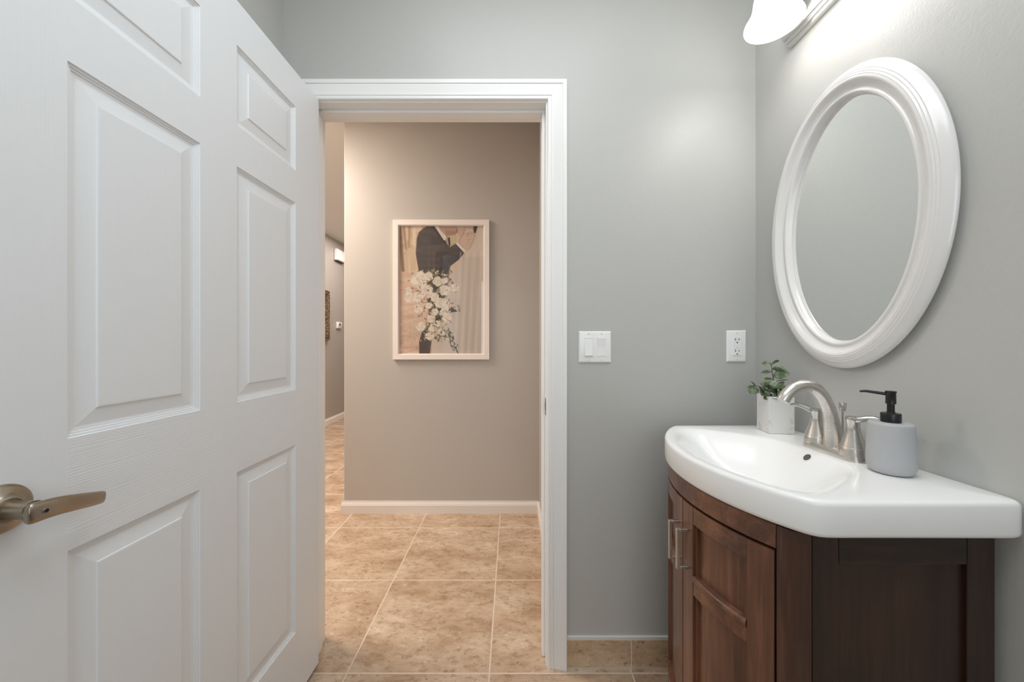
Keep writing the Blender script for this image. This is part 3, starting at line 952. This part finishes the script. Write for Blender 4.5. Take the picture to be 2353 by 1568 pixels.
    blend(poly([(420, 570), (650, 560), (610, 900), (590, 1060), (540, 1130), (450, 1160), (430, 800)], 14), L(58, 50, 46))
    tr = poly([(395, 1140), (470, 1140), (470, 1290), (455, 1425), (352, 1425), (350, 1290)]); blend(tr, L(66, 56, 52)); blend(tr * vnoise(30, 60) * .4, L(96, 84, 76))
    blend(poly([(495, 160), (540, 160), (612, 262), (612, 300), (592, 306)], 2), L(224, 214, 206))
    blend(poly([(604, 300), (626, 272), (636, 356), (620, 340)], 2), L(176, 152, 150)); blend(poly([(628, 280), (650, 275), (655, 350), (640, 380)], 2), L(46, 38, 38))
    blend(poly([(532, 160), (716, 160), (722, 200), (712, 248), (650, 258), (612, 264), (560, 212)], 2.5), L(186, 152, 132)); blend(poly([(600, 205), (712, 215), (708, 250), (640, 258), (612, 262)], 10) * .6, L(152, 116, 98))
    blend(poly([(716, 160), (900, 160), (870, 215), (790, 268), (745, 272), (722, 240), (718, 200)], 2.5), L(204, 172, 154)); blend(poly([(712, 190), (724, 188), (724, 236), (714, 230)], 3), L(150, 98, 84))
    blend(poly([(876, 160), (922, 160), (900, 232), (880, 236)], 3), L(62, 46, 38))
    blend(poly([(730, 335), (752, 278), (776, 236), (798, 170), (830, 170), (834, 225), (905, 226), (882, 310), (850, 384), (800, 402)], 9) * .5, L(150, 112, 96))
    hand = poly([(742, 326), (762, 282), (786, 240), (806, 178), (822, 178), (824, 215), (815, 246), (890, 236), (872, 300), (842, 372), (800, 392)], 2.5); blend(hand, L(218, 190, 172)); blend(hand * vnoise(50, 16) * .4, L(188, 152, 134))
    for k in range(14):
        blend(ell(838 + r.randn() * 8, 196 + r.randn() * 16, 5, 5), L(238, 226, 216))
    for fx, fy, fa in ((845, 262, .05), (838, 292, .12), (828, 322, .2), (815, 250, 1.9)):
        blend(ell(fx, fy, 40, 3.2, fa, .8) * .8, L(160, 118, 100))
    for k in range(9):
        x0 = 690 + 34 * k; blend(poly([(x0 + 60, 420), (x0 + 66, 420), (x0 + 8, 1425), (x0 - 4, 1425)], 7) * .45, [L(232, 222, 212), L(176, 160, 146)][k % 2])
    blend(poly([(705, 336), (724, 324), (802, 404), (790, 428)], 2), L(228, 220, 214))
    # bouquet: foliage then blooms then sprigs
    for k in range(260):
        t = r.rand(); cy_ = 600 + t * 680; cx_ = 480 + 60 * t + r.randn() * (110 - 50 * t)
        g = [(86, 82, 52), (120, 112, 76), (58, 56, 40), (150, 140, 104), (176, 164, 132)][r.randint(5)]
        blend(ell(cx_, cy_, 14 + 22 * r.rand(), 5 + 6 * r.rand(), r.rand() * PI, .4) * .9, L(*g))
    for cx_, cy_, q in ((500, 860, 40), (380, 770, 34), (580, 1010, 34), (500, 1000, 34), (480, 1160, 36), (620, 900, 34), (590, 700, 34), (355, 690, 78), (440, 655, 40), (528, 705, 46), (600, 795, 52), (432, 806, 56), (340, 860, 50), (256, 862, 50), (550, 915, 48), (370, 1150, 46), (450, 1240, 36), (470, 1075, 42), (620, 1060, 46), (250, 792, 30), (335, 975, 40), (700, 770, 38), (525, 1120, 30), (560, 1200, 32), (600, 960, 36), (445, 940, 30)):
        a0 = r.rand() * 6; q *= 1.12
        for k in range(9):
            a = a0 + k * .698; blend(ell(cx_ + q * .42 * math.cos(a), cy_ + q * .40 * math.sin(a), q * .62, q * .50, a, .22), [L(228, 216, 200), L(216, 202, 184), L(234, 224, 210)][k % 3])
        for k in range(6):
            a = a0 + k * 1.05; blend(ell(cx_ + q * .2 * math.cos(a), cy_ + q * .2 * math.sin(a), q * .40, q * .22, a + 1.4, .5) * .7, [L(240, 232, 220), L(202, 186, 164)][k % 2])
    for k in range(190):
        t = r.rand(); cy_ = 590 + t * 700; cx_ = 480 + 80 * t + r.randn() * (120 - 55 * t)
        g = [(104, 98, 66), (66, 62, 44), (214, 204, 184), (226, 216, 200), (140, 128, 94)][r.randint(5)]
        blend(ell(cx_, cy_, 8 + 14 * r.rand(), 3 + 4 * r.rand(), r.rand() * PI, .4) * .9, L(*g))
    for k in range(26):
        t = k / 25; blend(ell(650 + 60 * t + 14 * r.randn(), 1220 + 170 * t, 20, 6, .9 + .5 * r.randn(), .4), L(78, 72, 50))
    for k in range(14):
        blend(ell(690 + 40 * r.randn(), 870 + 130 * r.rand(), 18, 5, r.rand() * PI, .4), L(96, 88, 60))
    blend(poly([(660, 950), (725, 1000), (660, 1010)], 2), L(48, 48, 40))
    return np.clip(img, 0, 1)


img = paint(); H_, W_ = img.shape[:2]
vs = [(-iw + 2 * iw * i / (W_ - 1), -.004, ih - 2 * ih * j / (H_ - 1)) for j in range(H_) for i in range(W_)]
fs = [(j * W_ + i, (j + 1) * W_ + i, (j + 1) * W_ + i + 1, j * W_ + i + 1) for j in range(H_ - 1) for i in range(W_ - 1)]
me = bpy.data.meshes.new('print'); me.from_pydata(vs, [], fs); me.materials.append(M['print'])
ca = me.color_attributes.new('print', 'FLOAT_COLOR', 'POINT')
ca.data.foreach_set('color', np.concatenate([img.reshape(-1, 3), np.ones((H_ * W_, 1))], 1).astype(np.float32).ravel())
po = bpy.data.objects.new('print', me); COL.objects.link(po); po.parent = pic
po['label'] = 'photograph of a couple embracing with a white bouquet'
MB().box(-iw, iw, -.003, -.0012, -ih, ih).build('backing', M['mount'], pic)
MB().add([(-iw, -.0085, -ih), (iw, -.0085, -ih), (iw, -.0085, ih), (-iw, -.0085, ih)], [(0, 1, 2, 3)]).build('glass_pane', M['pane'], pic)

# ---------------------------------------------------------------- things on the far passage wall
g = thing('ornate_picture', 'ornate carved silver-gilt frame hanging on the far passage wall', 'picture', (PL, 4.75, 1.537))
gw, gh, gf = .40, .348, .085; rows = []
for d, h in ((0, .002), (0, .03), (.012, .045), (.03, .036), (.05, .042), (.068, .028), (gf, .022), (gf, .002)):
    rows.append([(h, -gw + d, -gh + d), (h, gw - d, -gh + d), (h, gw - d, gh - d), (h, -gw + d, gh - d)])
b = MB(); b.grid(rows, True); b.build('frame', M['gold'], g)
MB().box(.003, .012, -gw + gf, gw - gf, -gh + gf, gh - gf).build('picture_panel', flat('dull_canvas', lin(120, 112, 104), .6), g)

c = thing('door_chime', 'white rounded chime box high on the far passage wall', 'door chime', (PL, 5.47, 2.455))
rows = [[(h, sy * (.13 - d), sz * (.085 - d)) for sy, sz in ((-1, -1), (1, -1), (1, 1), (-1, 1))] for d, h in ((0, .001), (0, .045), (.012, .06))]
MB().grid(rows, True, True, True).build('cover', M['plate'], c, bevel=.012, seg=4, smooth=40)
MB().box(.001, .04, -.11, .11, -.092, -.084).build('sound_grille', M['slot'], c)
t_ = thing('thermostat', 'small white thermostat on the far passage wall below the chime', 'thermostat', (PL, 5.475, 1.415))
rows = [[(h, sy * (.07 - d), sz * (.048 - d)) for sy, sz in ((-1, -1), (1, -1), (1, 1), (-1, 1))] for d, h in ((0, .001), (0, .022), (.008, .028))]
MB().grid(rows, True, True, True).build('case', M['plate'], t_, bevel=.006, seg=3, smooth=40)
MB().box(.0275, .0292, -.030, .030, -.008, .030).build('screen', flat('grey_screen', lin(120, 124, 118), .3), t_)
